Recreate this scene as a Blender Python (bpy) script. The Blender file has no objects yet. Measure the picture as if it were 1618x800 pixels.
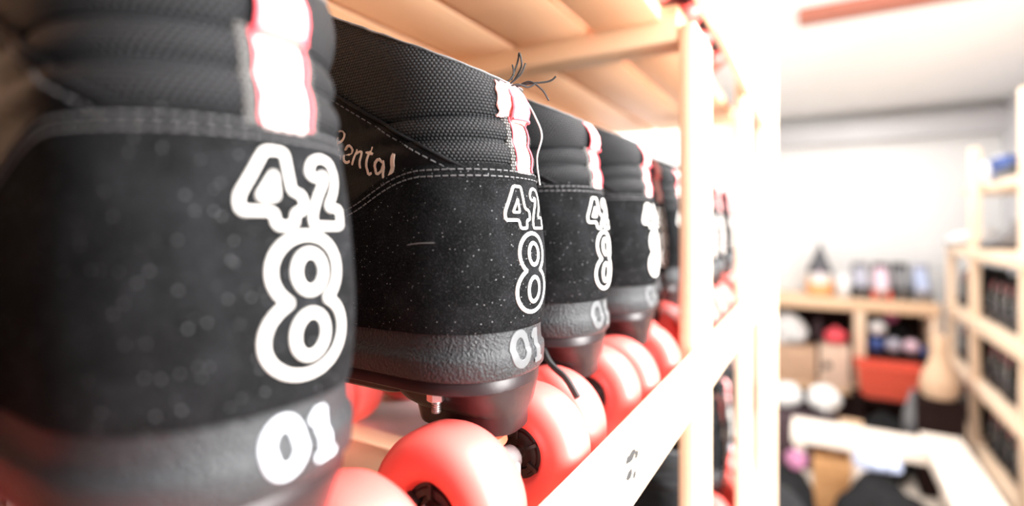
import bpy, bmesh, math, random
from mathutils import Vector, Matrix, noise
R = math.radians
PI = math.pi
random.seed(7)
COL = bpy.context.scene.collection
CAMZ = 1400.0            # eye height above the floor, mm

# ------------------------------------------------------------------ materials
MATS = {}
def nodes(name):
    m = bpy.data.materials.new(name); m.use_nodes = True
    nt = m.node_tree; b = nt.nodes['Principled BSDF']
    MATS[name] = m
    return m, nt, b
def N(nt, t, **kw):
    n = nt.nodes.new(t)
    for k, v in kw.items():
        if k in n.inputs.keys(): n.inputs[k].default_value = v
        else: setattr(n, k, v)
    return n
def bump(nt, b, height, strength, dist):
    bp = N(nt, 'ShaderNodeBump'); bp.inputs['Strength'].default_value = strength
    bp.inputs['Distance'].default_value = dist
    nt.links.new(height, bp.inputs['Height']); nt.links.new(bp.outputs[0], b.inputs['Normal'])
def plain(name, c, rough=.5, metal=0, spec=.5, bscale=0, bstr=.3, bdist=.0005, vary=0, coat=0):
    m, nt, b = nodes(name)
    b.inputs['Base Color'].default_value = (*c, 1); b.inputs['Roughness'].default_value = rough
    b.inputs['Metallic'].default_value = metal; b.inputs['Specular IOR Level'].default_value = spec
    b.inputs['Coat Weight'].default_value = coat
    tc = N(nt, 'ShaderNodeTexCoord')
    if bscale:
        n = N(nt, 'ShaderNodeTexNoise', Scale=bscale, Detail=3.0)
        nt.links.new(tc.outputs['Object'], n.inputs['Vector']); bump(nt, b, n.outputs['Fac'], bstr, bdist)
    if vary:
        n = N(nt, 'ShaderNodeTexNoise', Scale=18.0, Detail=4.0)
        nt.links.new(tc.outputs['Object'], n.inputs['Vector'])
        mx = N(nt, 'ShaderNodeMix', data_type='RGBA')
        mx.inputs[6].default_value = (*[x*(1-vary) for x in c], 1)
        mx.inputs[7].default_value = (*[min(1, x*(1+vary)) for x in c], 1)
        nt.links.new(n.outputs['Fac'], mx.inputs[0]); nt.links.new(mx.outputs[2], b.inputs['Base Color'])
    return m
def wood(name, c, dark, sc=1.0, rough=.55, ax='Y'):
    m, nt, b = nodes(name)
    tc = N(nt, 'ShaderNodeTexCoord'); mp = N(nt, 'ShaderNodeMapping')
    s = {'Y': (28, 1.6, 28), 'Z': (28, 28, 1.6), 'X': (1.6, 28, 28)}[ax]
    mp.inputs['Scale'].default_value = [q*sc for q in s]
    nt.links.new(tc.outputs['Object'], mp.inputs['Vector'])
    n = N(nt, 'ShaderNodeTexNoise', Scale=1.0, Detail=5.0, Distortion=.6)
    nt.links.new(mp.outputs[0], n.inputs['Vector'])
    r = N(nt, 'ShaderNodeValToRGB')
    r.color_ramp.elements[0].position = .3; r.color_ramp.elements[1].position = .68
    r.color_ramp.elements[0].color = (*dark, 1); r.color_ramp.elements[1].color = (*c, 1)
    nt.links.new(n.outputs['Fac'], r.inputs[0]); nt.links.new(r.outputs[0], b.inputs['Base Color'])
    b.inputs['Roughness'].default_value = rough
    bump(nt, b, n.outputs['Fac'], .15, .0006)
    return m
def suede():
    m, nt, b = nodes('suede')
    tc = N(nt, 'ShaderNodeTexCoord')
    fine = N(nt, 'ShaderNodeTexNoise', Scale=1500.0, Detail=2.0)
    big = N(nt, 'ShaderNodeTexNoise', Scale=70.0, Detail=5.0)
    dust = N(nt, 'ShaderNodeTexVoronoi', Scale=420.0)
    for n in (fine, big, dust): nt.links.new(tc.outputs['Object'], n.inputs['Vector'])
    r1 = N(nt, 'ShaderNodeValToRGB'); r1.color_ramp.elements[0].position = .42; r1.color_ramp.elements[1].position = .78
    r1.color_ramp.elements[0].color = (.0048, .005, .0053, 1); r1.color_ramp.elements[1].color = (.0125, .013, .0145, 1)
    nt.links.new(big.outputs['Fac'], r1.inputs[0])
    r3 = N(nt, 'ShaderNodeValToRGB'); r3.color_ramp.elements[0].position = .52; r3.color_ramp.elements[1].position = .75
    r3.color_ramp.elements[0].color = (0, 0, 0, 1); r3.color_ramp.elements[1].color = (.018, .018, .019, 1)
    nt.links.new(fine.outputs['Fac'], r3.inputs[0])
    r2 = N(nt, 'ShaderNodeValToRGB'); r2.color_ramp.elements[0].position = .05; r2.color_ramp.elements[1].position = .12
    r2.color_ramp.elements[0].color = (.25, .25, .26, 1); r2.color_ramp.elements[1].color = (0, 0, 0, 1)
    nt.links.new(dust.outputs['Distance'], r2.inputs[0])
    a1 = N(nt, 'ShaderNodeMix', data_type='RGBA', blend_type='ADD'); a1.inputs[0].default_value = 1
    a2 = N(nt, 'ShaderNodeMix', data_type='RGBA', blend_type='ADD'); a2.inputs[0].default_value = 1
    nt.links.new(r1.outputs[0], a1.inputs[6]); nt.links.new(r3.outputs[0], a1.inputs[7])
    nt.links.new(a1.outputs[2], a2.inputs[6]); nt.links.new(r2.outputs[0], a2.inputs[7])
    nt.links.new(a2.outputs[2], b.inputs['Base Color'])
    b.inputs['Roughness'].default_value = .95; b.inputs['Specular IOR Level'].default_value = .04
    b.inputs['Sheen Weight'].default_value = 0; b.inputs['Sheen Roughness'].default_value = .5
    bump(nt, b, fine.outputs['Fac'], .6, .0005)
    return m
def weave(name, base, hi, pu=1.7, pv=1.25, strength=.9):
    """black spacer mesh: rows of small woven dots, laid out on the UV map (millimetres)"""
    m, nt, b = nodes(name)
    uv = N(nt, 'ShaderNodeUVMap'); sp = N(nt, 'ShaderNodeSeparateXYZ'); nt.links.new(uv.outputs[0], sp.inputs[0])
    def mth(op, a, c=None):
        n = N(nt, 'ShaderNodeMath', operation=op)
        for i, q in enumerate((a, c)):
            if q is None: continue
            if isinstance(q, (int, float)): n.inputs[i].default_value = q
            else: nt.links.new(q, n.inputs[i])
        return n.outputs[0]
    vv = mth('MULTIPLY', sp.outputs[1], PI/pv)
    row = mth('FLOOR', mth('DIVIDE', sp.outputs[1], pv))
    uu = mth('ADD', mth('MULTIPLY', sp.outputs[0], PI/pu), mth('MULTIPLY', row, PI/2))
    h = mth('MULTIPLY', mth('ABSOLUTE', mth('SINE', uu)), mth('ABSOLUTE', mth('SINE', vv)))
    r = N(nt, 'ShaderNodeValToRGB'); r.color_ramp.elements[0].position = .25; r.color_ramp.elements[1].position = .85
    r.color_ramp.elements[0].color = (*base, 1); r.color_ramp.elements[1].color = (*hi, 1)
    nt.links.new(h, r.inputs[0]); nt.links.new(r.outputs[0], b.inputs['Base Color'])
    b.inputs['Roughness'].default_value = .6; b.inputs['Specular IOR Level'].default_value = .22
    bump(nt, b, h, strength, .0006)
    return m

suede()
weave('spacer_mesh', (.0038, .004, .0047), (.0145, .016, .0195))
weave('tape', (.02, .02, .02), (.17, .165, .16), 1.3, 1.3)
plain('leather', (.008, .008, .009), .5, spec=.08, bscale=900, bstr=.35, bdist=.0006)
plain('lining', (.02, .02, .022), .8, bscale=600)
plain('sole_rubber', (.022, .0235, .026),   .42, spec=.3, bscale=800, bstr=.8, bdist=.0012)
plain('plum_plastic', (.016, .008, .009), .4, spec=.35, bscale=300, bstr=.1)
plain('tag_overlit', (.90, .70, .66), .7, bscale=900, bstr=.4)  # red-pink fabric with its overexposure painted in as near white
plain('loop_pink', (.92, .46, .44), .7, bscale=700, bstr=.5)
plain('red_fabric', (.90, .10, .13), .7, bscale=900, bstr=.4)
plain('wheel_red', (.90, .115, .10), .42, spec=.6, bscale=120, bstr=.05)
plain('hub_black', (.015, .012, .012), .4)
plain('metal', (.62, .57, .55), .32, metal=1, bscale=400, bstr=.1)
plain('dull_metal', (.42, .41, .41), .5, metal=.8, bscale=500, bstr=.3)
plain('cushion_red', (.8, .10, .05), .45)
plain('paint', (.80, .76, .72), .6, bscale=900, bstr=.2, bdist=.0002)
plain('gold_paint', (.74, .60, .50), .5)
plain('sole_paint', (.075, .078, .082), .6)
plain('sole_paint_white', (.55, .57, .62), .6)
plain('stitch', (.10, .10, .105), .7)
plain('rim_wear', (.10, .10, .105), .6, bscale=900, vary=.8)
plain('lace_black', (.014, .014, .015), .75, bscale=1200, bstr=.5)
plain('cord_white', (.50, .49, .49), .7)
wood('pine_rail', (.86, .68, .52), (.80, .58, .40), ax='Y')
wood('pine_post', (.86, .68, .52), (.80, .58, .40), ax='Z')
wood('pine_cross', (.84, .60, .41), (.76, .50, .30), ax='X')
wood('plywood', (.92, .58, .36), (.84, .49, .28), ax='Y', sc=.6)
wood('plywood_back', (.86, .60, .40), (.78, .50, .30), ax='Y', sc=.5)
wood('beam_wood', (.40, .14, .09), (.28, .09, .06), ax='X')
wood('bench_wood_overlit', (.92, .84, .76), (.88, .77, .67), ax='X')  # wood whitened: the strong light on the bench is in the colour
plain('board_lit_white', (.86, .84, .82), .5)  # shelf colour with bright light painted in
wood('oak', (.70, .38, .17), (.55, .28, .11), ax='X')
plain('dark_back', (.022, .012, .011), .9, spec=.05, vary=.3)
plain('wall_white', (.80, .80, .795), .9, bscale=60, bstr=.1)
plain('ceiling_white', (.80, .80, .795), .9, bscale=60, bstr=.1)
plain('wall_grey', (.60, .60, .62), .9, bscale=60, bstr=.1)
plain('floor_grey', (.72, .64, .56), .6, vary=.3)
plain('card', (.62, .40, .27), .85, vary=.12)
plain('card_pale', (.78, .58, .45), .85, vary=.1)
plain('plum_card', (.06, .035, .045), .7, vary=.2)
plain('white_cloth', (.80, .80, .80), .9, bscale=40, bstr=.3, bdist=.004)
plain('black_cloth', (.014, .014, .015), .9, spec=.08, bscale=60, bstr=.4, bdist=.003)
plain('blue', (.05, .10, .32), .6, vary=.2)
plain('lightblue', (.42, .48, .66), .6, vary=.2)
plain('lilac', (.55, .48, .58), .6)
plain('pink', (.75, .20, .45), .6)
plain('mauve', (.32, .12, .22), .7)
plain('palepink', (.80, .58, .68), .6)
plain('grey_lilac', (.42, .42, .50), .5)
plain('grey', (.20, .20, .21), .6, vary=.2)
plain('dark', (.018, .018, .02), .6)
plain('red_plastic', (.85, .12, .07), .4)
plain('gnome_hat', (.10, .10, .11), .9, bscale=80, bstr=.4, bdist=.003)
plain('gnome_beard', (.85, .84, .82), .9, bscale=60, bstr=.6, bdist=.006)
plain('orange', (.85, .42, .18), .7)
plain('tan', (.66, .45, .30), .6, vary=.1)
plain('lamp_body', (.75, .75, .75), .5)

# ------------------------------------------------------------------ mesh builder (millimetres in, metres out)
class B:
    def __init__(s): s.v = []; s.f = []; s.uv = []; s.mi = []
    def add(s, vs, fs, mi=0, uvs=None):
        o = len(s.v); s.v += [tuple(p) for p in vs]
        s.uv += list(uvs) if uvs else [(0, 0)]*len(vs)
        for f in fs: s.f.append([o+i for i in f]); s.mi.append(mi)
    def frombm(s, bm, mi=0):
        bm.verts.index_update()
        s.add([v.co[:] for v in bm.verts], [[v.index for v in f.verts] for f in bm.faces], mi); bm.free()
    def box(s, x0, x1, y0, y1, z0, z1, bev=1.5, mi=0, seg=2, M=None):
        bm = bmesh.new(); bmesh.ops.create_cube(bm, size=1)
        for v in bm.verts:
            v.co = Vector((x0+(v.co.x+.5)*(x1-x0), y0+(v.co.y+.5)*(y1-y0), z0+(v.co.z+.5)*(z1-z0)))
        if bev: bmesh.ops.bevel(bm, geom=bm.edges[:], offset=bev, segments=seg, profile=.5, affect='EDGES')
        if M is not None: bm.transform(M)
        s.frombm(bm, mi)
    def grid(s, rows, closed=False, mi=0, uvs=None, cap0=False, cap1=False, flip=False):
        n = len(rows[0]); vs = [p for r in rows for p in r]; fs = []
        for i in range(len(rows)-1):
            for j in range(n if closed else n-1):
                k = (j+1) % n
                q = [i*n+j, i*n+k, (i+1)*n+k, (i+1)*n+j]
                fs.append(q[::-1] if flip else q)
        if cap0: fs.append(list(range(n))[::-1] if not flip else list(range(n)))
        if cap1:
            q = [(len(rows)-1)*n+j for j in range(n)]; fs.append(q if not flip else q[::-1])
        s.add(vs, fs, mi, [q for r in uvs for q in r] if uvs else None)
    def tube(s, path, r, n=8, mi=0, cap=True):
        path = [Vector(p) for p in path]; rows = []; up = None
        for i, p in enumerate(path):
            t = (path[min(i+1, len(path)-1)]-path[max(i-1, 0)]).normalized()
            if up is None: up = t.orthogonal().normalized()
            up = (up-t*up.dot(t)).normalized(); w = t.cross(up)
            rr = r[i] if isinstance(r, (list, tuple)) else r
            rows.append([p+(up*math.cos(a)+w*math.sin(a))*rr for a in [2*PI*k/n for k in range(n)]])
        s.grid(rows, True, mi, cap0=cap, cap1=cap)
    def lathe(s, prof, o=(0, 0, 0), d=(0, 0, 1), n=32, mi=0, cap=True):
        """prof: (distance along axis, radius)"""
        d = Vector(d).normalized(); u = d.orthogonal().normalized(); w = d.cross(u); o = Vector(o)
        rows = [[o+d*h+(u*math.cos(a)+w*math.sin(a))*r for a in [2*PI*k/n for k in range(n)]] for h, r in prof]
        s.grid(rows, True, mi, cap0=cap and prof[0][1] > 0, cap1=cap and prof[-1][1] > 0)
    def blob(s, c, rx, ry, rz, amp=.15, fr=1.6, seed=0, mi=0, flat=-.75, sub=4):
        bm = bmesh.new(); bmesh.ops.create_icosphere(bm, subdivisions=sub, radius=1)
        for v in bm.verts:
            p = v.co.copy(); k = 1+amp*noise.fractal(p*fr+Vector((seed*7.3, seed*3.1, seed)), 1.0, 2.0, 4)
            p *= k; p.z = max(p.z, flat)
            v.co = Vector((c[0]+p.x*rx, c[1]+p.y*ry, c[2]+(p.z-flat)*rz))
        s.frombm(bm, mi)
    def build(s, name, mats, parent=None, smooth=35, loc=None, rz=0):
        me = bpy.data.meshes.new(name)
        me.from_pydata([(x*.001, y*.001, z*.001) for x, y, z in s.v], [], s.f)
        uvl = me.uv_layers.new(name='UVMap')
        for l in me.loops: uvl.data[l.index].uv = s.uv[l.vertex_index]
        for m in ([mats] if isinstance(mats, str) else mats): me.materials.append(MATS[m])
        me.polygons.foreach_set('material_index', s.mi)
        bm = bmesh.new(); bm.from_mesh(me)
        bmesh.ops.recalc_face_normals(bm, faces=bm.faces[:]); bm.to_mesh(me); bm.free()
        me.polygons.foreach_set('use_smooth', [True]*len(me.polygons))
        if smooth: me.set_sharp_from_angle(angle=R(smooth))
        me.update()
        o = bpy.data.objects.new(name, me); COL.objects.link(o)
        if parent: o.parent = parent
        if loc: o.location = [q*.001 for q in loc]
        o.rotation_euler.z = rz
        return o
def tag(o, label=None, cat=None, group=None, kind=None):
    for k, v in (('label', label), ('category', cat), ('group', group), ('kind', kind)):
        if v: o[k] = v
    return o
def empty(name, loc, rz=0):
    o = bpy.data.objects.new(name, None); COL.objects.link(o); o.empty_display_size = .05
    o.location = [q*.001 for q in loc]; o.rotation_euler.z = rz
    return o
KIDS = {}
def children(o): return [c for c in bpy.data.objects if c.parent == o]
def copy_tree(o, parent=None):
    c = o.copy(); COL.objects.link(c)
    c.parent = parent
    for k in children(o): copy_tree(k, c)
    return c

# ------------------------------------------------------------------ the boot: heel at x=0, toe towards -x, shelf at z=0 (mm)
#  v     zf    hx    fx   Wback Wfront rh  rf
TAB = [
 (91,  87, -2.5, -283, 34,   43, 36, 62),
 (103, 98, -1.0, -285, 35,   44, 38, 62),
 (114, 110, -.2, -283, 35.5, 44, 38, 64),
 (128, 124, -.4, -272, 35.2, 43, 38, 75),
 (145, 140, -2.2, -235, 34.5, 40, 37, 80),
 (157, 153, -4.2, -195, 33.8, 36, 36, 60),
 (167, 163, -6.0, -165, 33.2, 34, 36, 46),
 (177, 172, -8.0, -150, 33.0, 33, 36, 42),
 (187, 181, -10., -141, 33.2, 33, 36, 40),
 (192, 206, -11, -134, 34.0, 33, 36, 38),
 (198, 234, -12, -128, 34.6, 33, 36, 37),
 (204, 260, -13, -124, 34.8, 33, 35, 36)]
def params(v):
    v = max(TAB[0][0], min(TAB[-1][0], v))
    for i in range(len(TAB)-1):
        if v <= TAB[i+1][0]: break
    a, b = TAB[i], TAB[i+1]; t = (v-a[0])/(b[0]-a[0])
    p0 = TAB[max(i-1, 0)]; p3 = TAB[min(i+2, len(TAB)-1)]
    out = []
    for k in range(1, 8):
        ma = (b[k]-p0[k])/max(1e-6, b[0]-p0[0])*(b[0]-a[0]); mb = (p3[k]-a[k])/max(1e-6, p3[0]-a[0])*(b[0]-a[0])
        if abs(b[k]-a[k]) < 1e-6: ma = mb = 0
        h = (2*t**3-3*t**2+1)*a[k]+(t**3-2*t**2+t)*ma+(-2*t**3+3*t**2)*b[k]+(t**3-t**2)*mb
        out.append(h)
    return out
def sm(a, b, x):
    t = max(0, min(1, (x-a)/(b-a))); return t*t*(3-2*t)
NH = 72
CACHE = {}
def half(v):
    """half outline (heel centre -> +y side -> front centre): x, y>=0, z, nx, ny, arc"""
    key = round(v, 3)
    if key in CACHE: return CACHE[key]
    zf, hx, fx, wb, wf, rh, rf = params(v); L = hx-fx; pts = []
    for i in range(NH+1):
        u = i/NH; xi = L*(1-math.cos(PI*u))/2
        w = wb+(wf-wb)*sm(60, 185, xi) - 1.2*math.exp(-((xi-75)/30)**2)
        if xi < rh: w *= max(0, 1-(1-xi/rh)**2.25)**(1/2.25)
        q = L-xi
        if q < rf: w *= max(0, 1-(1-q/rf)**2.1)**(1/2.1)
        pts.append([hx-xi, w, v+(zf-v)*min(1, xi/L*(L/125 if v > 187 else 1))])
    s = 0; out = []
    for i, p in enumerate(pts):
        a = pts[max(i-1, 0)]; b = pts[min(i+1, NH)]
        tx, ty = b[0]-a[0], b[1]-a[1]
        if i == 0: tx, ty = 0, 1
        if i == NH: tx, ty = 0, -1
        l = math.hypot(tx, ty) or 1
        if i: s += math.hypot(p[0]-pts[i-1][0], p[1]-pts[i-1][1])
        out.append((p[0], p[1], p[2], ty/l, -tx/l, s))
    CACHE[key] = out
    return out
def bulge(v, x):
    f = 1-.75*sm(35, 95, -x)
    if 167 < v < 187: return 2.3*abs(math.sin(PI*(v-167)/10))**.8*f
    if v >= 187: return 3.4*math.sin(PI*min(1, (v-187)/17*.93))**.6
    return 0
def ringpts(v, off=0, bul=True):
    h = half(v)
    def P(q, sg):
        o = off+(bulge(v, q[0]) if bul else 0)
        return (q[0]+q[3]*o, sg*(q[1]+q[4]*o), q[2])
    pos = [P(q, 1) for q in h]; neg = [P(q, -1) for q in h]
    arc = [q[5] for q in h]; z = [q[2] for q in h]
    loop = pos+neg[-2:0:-1]
    uv = [(a, b) for a, b in zip(arc, z)]+[(-a, b) for a, b in list(zip(arc, z))[-2:0:-1]]
    return loop, uv
def S(s, v, off=0, bul=True):
    """point at signed arc distance s from the heel centre line"""
    h = half(v); a = abs(s); sg = 1 if s >= 0 else -1
    for i in range(NH):
        if a <= h[i+1][5]: break
    p, q = h[i], h[i+1]; t = (a-p[5])/max(1e-6, q[5]-p[5]); t = min(1, t)
    m = [p[k]+(q[k]-p[k])*t for k in range(5)]
    o = off+(bulge(v, m[0]) if bul else 0)
    return (m[0]+m[3]*o, sg*(m[1]+m[4]*o), m[2])
def X(x, z, sg, off=0, bul=True):
    """point on the side sg at length x and true height z"""
    lo, hi = 91., 204.
    def at(v):
        h = half(v)
        for i in range(NH):
            if h[i+1][0] <= x: break
        p, q = h[i], h[i+1]; t = (x-p[0])/min(-1e-6, q[0]-p[0]); t = max(0, min(1, t))
        return [p[k]+(q[k]-p[k])*t for k in range(5)]
    for _ in range(22):
        mid = (lo+hi)/2
        if at(mid)[2] < z: lo = mid
        else: hi = mid
    v = (lo+hi)/2; m = at(v); o = off+(bulge(v, m[0]) if bul else 0)
    return (m[0]+m[3]*o, sg*(m[1]+m[4]*o), m[2])
def ztop(x):
    d = -x
    return 167-.33*max(0, d-30)*sm(10, 70, d)-.002*max(0, d-80)**2
def chaikin(p, closed=True, n=2):
    for _ in range(n):
        q = []
        m = len(p)
        if not closed: q.append(p[0])
        for i in range(m if closed else m-1):
            a, b = p[i], p[(i+1) % m]
            q += [(a[0]*.75+b[0]*.25, a[1]*.75+b[1]*.25), (a[0]*.25+b[0]*.75, a[1]*.25+b[1]*.75)]
        if not closed: q.append(p[-1])
        p = q
    return p
def resample(p, closed, step=.7):
    q = []; m = len(p)
    for i in range(m if closed else m-1):
        a, b = p[i], p[(i+1) % m]; k = max(1, int(math.hypot(b[0]-a[0], b[1]-a[1])/step))
        q += [(a[0]+(b[0]-a[0])*j/k, a[1]+(b[1]-a[1])*j/k) for j in range(k)]
    if not closed: q.append(p[-1])
    return q
def ribbon(b, path, w, closed, f, mi=0, lift=.45):
    """paint stroke of width w along a 2-D path, wrapped on the surface f(s, z, offset)"""
    p = resample(path, closed); n = len(p); rows = []
    for i in range(n):
        a = p[(i-1) % n] if closed or i else p[i]; c = p[(i+1) % n] if closed or i < n-1 else p[i]
        tx, ty = c[0]-a[0], c[1]-a[1]; l = math.hypot(tx, ty) or 1; nx, ny = -ty/l*w/2, tx/l*w/2
        e = .55 if (not closed and i in (0, n-1)) else 1
        q = p[i]
        rows.append([f(q[0]+nx*k*e, q[1]+ny*k*e, o) for k, o in ((-1.05, .05), (-.9, lift*.8), (0, lift), (.9, lift*.8), (1.05, .05))])
    if closed: rows.append(rows[0])
    b.grid(rows, False, mi)
# lettering outlines (mm)
def eight():
    top = (0, 8.1, 10.6, 8.6); bot = (0, -7.3, 12.6, 9.4); P = []
    for i in range(240):
        a = 2*PI*i/240
        P.append((top[2]*math.cos(a), top[1]+top[3]*math.sin(a)))
    Q = [(bot[2]*math.cos(2*PI*i/240), bot[1]+bot[3]*math.sin(2*PI*i/240)) for i in range(240)]
    ins = lambda p, e: ((p[0]-e[0])/e[2])**2+((p[1]-e[1])/e[3])**2 < 1
    P = [P[(i+180) % 240] for i in range(240)]; Q = [Q[(i+60) % 240] for i in range(240)]
    P = [p for p in P if not ins(p, bot)]; Q = [q for q in Q if not ins(q, top)]
    outer = P+Q
    c = lambda cx, cz, r: [(cx+r*.95*math.cos(2*PI*i/40), cz+r*math.sin(2*PI*i/40)) for i in range(40)]
    return outer, c(.6, 7.9, 4.6), c(.6, -7.2, 5.2)
FOUR = [(7.5, 17.6), (13, 17.6), (14, 8.2), (17.5, 7.6), (17.5, 3.6), (14.4, 3.4), (14, 0), (8.6, 0), (8.4, 3.4), (0, 3.4), (0, 6.6)]
FOUR_IN = [(9.4, 12.4), (9.4, 6.6), (4.9, 6.6)]
TWO = [(0, 12.5), (1.2, 16), (5, 17.6), (9.8, 16.7), (12, 13), (10.2, 9), (7.6, 6.2), (6.6, 4.7), (12.4, 4.7), (12.4, 0), (0, 0), (0, 3.2), (2.6, 7.5), (6, 11.6), (6.4, 12.8), (5.2, 13.4), (4.4, 11.9)]
RENTAL = [  # hand-drawn single strokes, letter height 10
 [(0, 0), (.6, 5), (1.2, 10)], [(-.3, 8.6), (2.4, 10.4), (4.4, 9.2), (3.8, 6.8), (1, 5.4)], [(1.2, 5.4), (3, 3), (5, .4)],
 [(6.2, 3.0), (9.7, 3.6), (9.6, 5.8), (7.6, 6.6), (5.9, 4), (6.5, .9), (8.6, .1), (10.4, 1.4)],
 [(11.8, 6.2), (12, 3), (11.8, .3)], [(12, 4.2), (13.8, 6.2), (15.4, 5.2), (15.4, 2), (16, .3)],
 [(19.2, 9), (18.8, 4), (18.9, .9), (20.2, -.8), (21.6, .4)], [(16.9, 6.4), (21.2, 6.8)],
 [(26.4, 5.2), (24.4, 6.2), (22.6, 3.6), (23.2, .8), (25, .9), (26.6, 4.4)], [(26.8, 6.2), (26.6, 2), (27.6, .2)],
 [(30.6, 9.6), (30.2, 5), (29.8, .2)], [(31.3, 9.6), (30.9, 5), (30.5, .2)]]

def number(hc, k=1, ds=0, dz=0):
    b = B()
    s8 = lambda s, z, o: S(s*k+ds, (z-130)*k+130+dz, 1.5+o, False)
    outer, c1, c2 = eight()
    for pth in (outer, c1, c2): ribbon(b, [(p[0]*.9-1, p[1]+121.5) for p in pth], 1.6, True, s8)
    for pth, ox in ((FOUR, -15.6), (FOUR_IN, -15.6), (TWO, 1.8)):
        ribbon(b, chaikin(chaikin([(p[0]*.86+ox-.5, p[1]+140.4) for p in resample(pth, True, 1.3 if pth is FOUR_IN else 2.3)], True, 1), True, 1), .9 if pth is FOUR_IN else 1.2, True, s8)
    return tag(b.build('size_number', 'paint', hc), 'outlined white numerals 42 and 8 painted on the heel')
def sole_number(so, k=1, ds=0, dz=0, paint='sole_paint'):
    def onsole(s, z, o):
        z = 90+(z-90)*k+dz
        f = (z-78.5)/26.5
        prof = ((0, 1.2), (.06, 1.8), (.30, 2.2), (.38, 2.0), (.43, .9), (.55, .5), (.85, .3), (1, .2))
        for (fa, oa), (fb, ob) in zip(prof, prof[1:]):
            if f <= fb: break
        p = S(s*k+ds, 98, oa+(ob-oa)*(f-fa)/(fb-fa)+.1+o, False); return (p[0], p[1], z)
    b = B()
    ribbon(b, [(-8+4.6*math.cos(2*PI*i/40), 90+6.3*math.sin(2*PI*i/40)) for i in range(40)], 3.6, True, onsole)
    ribbon(b, [(1.0, 93), (4.2, 96.4)], 2.6, False, onsole); ribbon(b, [(4.6, 97), (4.6, 90), (4.6, 83.6)], 4.0, False, onsole)
    ribbon(b, [(1, 83.4), (8.4, 83.4)], 2.4, False, onsole)
    tag(b.build('sole_number', paint, so), 'pale painted 01 on the heel of the sole')
def make_skate():
    root = empty('roller_skate', (0, 0, 0))
    # --- lower boot in black leather
    b = B(); vs = [91+i*2.5 for i in range(32)]
    rows, uvs = zip(*[ringpts(v, 0, False) for v in vs]); b.grid(rows, True, 0, uvs, cap0=True)
    b.build('boot_upper', 'leather', root, 50)
    # --- padded collar in spacer mesh
    b = B(); vs = [166+i*.75 for i in range(int(38/.75)+1)]+[204]
    rows = []; uvs = []
    for v in vs:
        r, u = ringpts(v, .25); rows.append(r); uvs.append(u)
    b.grid(rows, True, 0, uvs)
    col = b.build('collar', 'spacer_mesh', root, 60)
    b = B(); rows = [ringpts(204, o, True)[0] for o in (.4, -1.2, -4)]
    rows = [[(x, y, z+dz) for x, y, z in r] for r, dz in zip(rows, (-1.2, .9, .4))]
    for v, o in ((204, -6.5), (198, -8), (192, -8), (180, -7), (165, -6), (150, -6)):
        rows.append(ringpts(v, o, False)[0])
    b.grid(rows, True, 0, cap1=True)
    b.build('lining', 'lining', col, 60)
    b = B()
    for sg in (1, -1):
        path = []
        for i in range(60):
            q = half(204)[i]; o = bulge(204, q[0])+.2
            path.append((q[0]+q[3]*o, sg*(q[1]+q[4]*o), q[2]+.4+.5*noise.noise(Vector((q[5]*.13, sg, 2)))))
        b.tube(path, [.4+.35*abs(noise.noise(Vector((i*.23, sg*3, 1)))) for i in range(60)], 6)
    b.build('rim_piping', 'rim_wear', col)
    # --- suede heel counter
    b = B(); A = 172; rows = []; nS = 150
    def strip(off0, ts):
        for t, off, dz in ts:
            row = []
            for j in range(nS+1):
                s = -A+2*A*j/nS
                x = S(s, 130)[0]; zt = ztop(x); z0 = 98
                e = min(1, (A-abs(s))/4)
                row.append(S(s, z0+(zt-z0)*t+dz, off*e-(1-e)*.3, False))
            rows.append(row)
    strip(0, [(0, .2, 0), (0, 1.2, .3)]+[(i/26, 1.5, 0) for i in range(1, 26)]+[(1, 1.5, -.6), (1, 1.1, .2), (1, .2, .4), (1, -.6, .2)])
    b.grid(rows)
    hc = b.build('heel_counter', 'suede', root, 60)
    b = B()
    for dz in (-2.6, -5.2):
        s = -150
        while s < 150:
            p = []
            for k in range(4):
                ss = s+2.1*k/3; x = S(ss, 140)[0]; p.append(S(ss, ztop(x)+dz, 1.75, False))
            b.tube(p, .3, 5); s += 3.1
    b.build('stitching', 'stitch', hc)
    number(hc)
    # --- leather side panels with lettering
    for sg in (-1, 1):
        b = B(); rows = []; n = 40; edge = []
        for i in range(n+1):
            x = -17-i*(101/n)
            zu = 164.5+.56*(-x-17); zl = ztop(x)-5
            zu = max(zu, zl+1); row = []
            for k in range(15):
                t = k/14; off = 1.1 if 0 < k < 14 else (-.3)
                if k == 13: off = 1.3
                row.append(X(x, zl+(zu-zl)*t, sg, off))
            rows.append(row); edge.append((x, zu))
        b.grid(rows)
        sp = b.build('side_panel', 'leather', root, 60)
        b = B()
        b.tube([X(x, z+.2, sg, 1.0) for x, z in edge], .75, 8)
        b.build('piping', 'leather', sp)
        b = B(); i = 0.0
        while i < 94:
            p = []
            for k in range(3):
                x = -21-i-k*.9; p.append(X(x, 164.5+.56*(-x-17)-3.2, sg, 1.35))
            b.tube(p, .3, 5); i += 3.0
        b.build('stitching', 'stitch', sp)
        if sg == -1:
            b = B(); a = R(-19.5); k = 1.26
            def on(px, pz, o):
                x = -86.5+k*(px*math.cos(a)-pz*math.sin(a)); z = 173+k*(px*math.sin(a)+pz*math.cos(a))
                return X(x, z, -1, 1.1+o)
            for st in RENTAL: ribbon(b, chaikin(st, False, 1), 1.0, False, on, lift=.3)
            tag(b.build('lettering', 'gold_paint', sp), 'pale hand-drawn word Rental')
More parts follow.
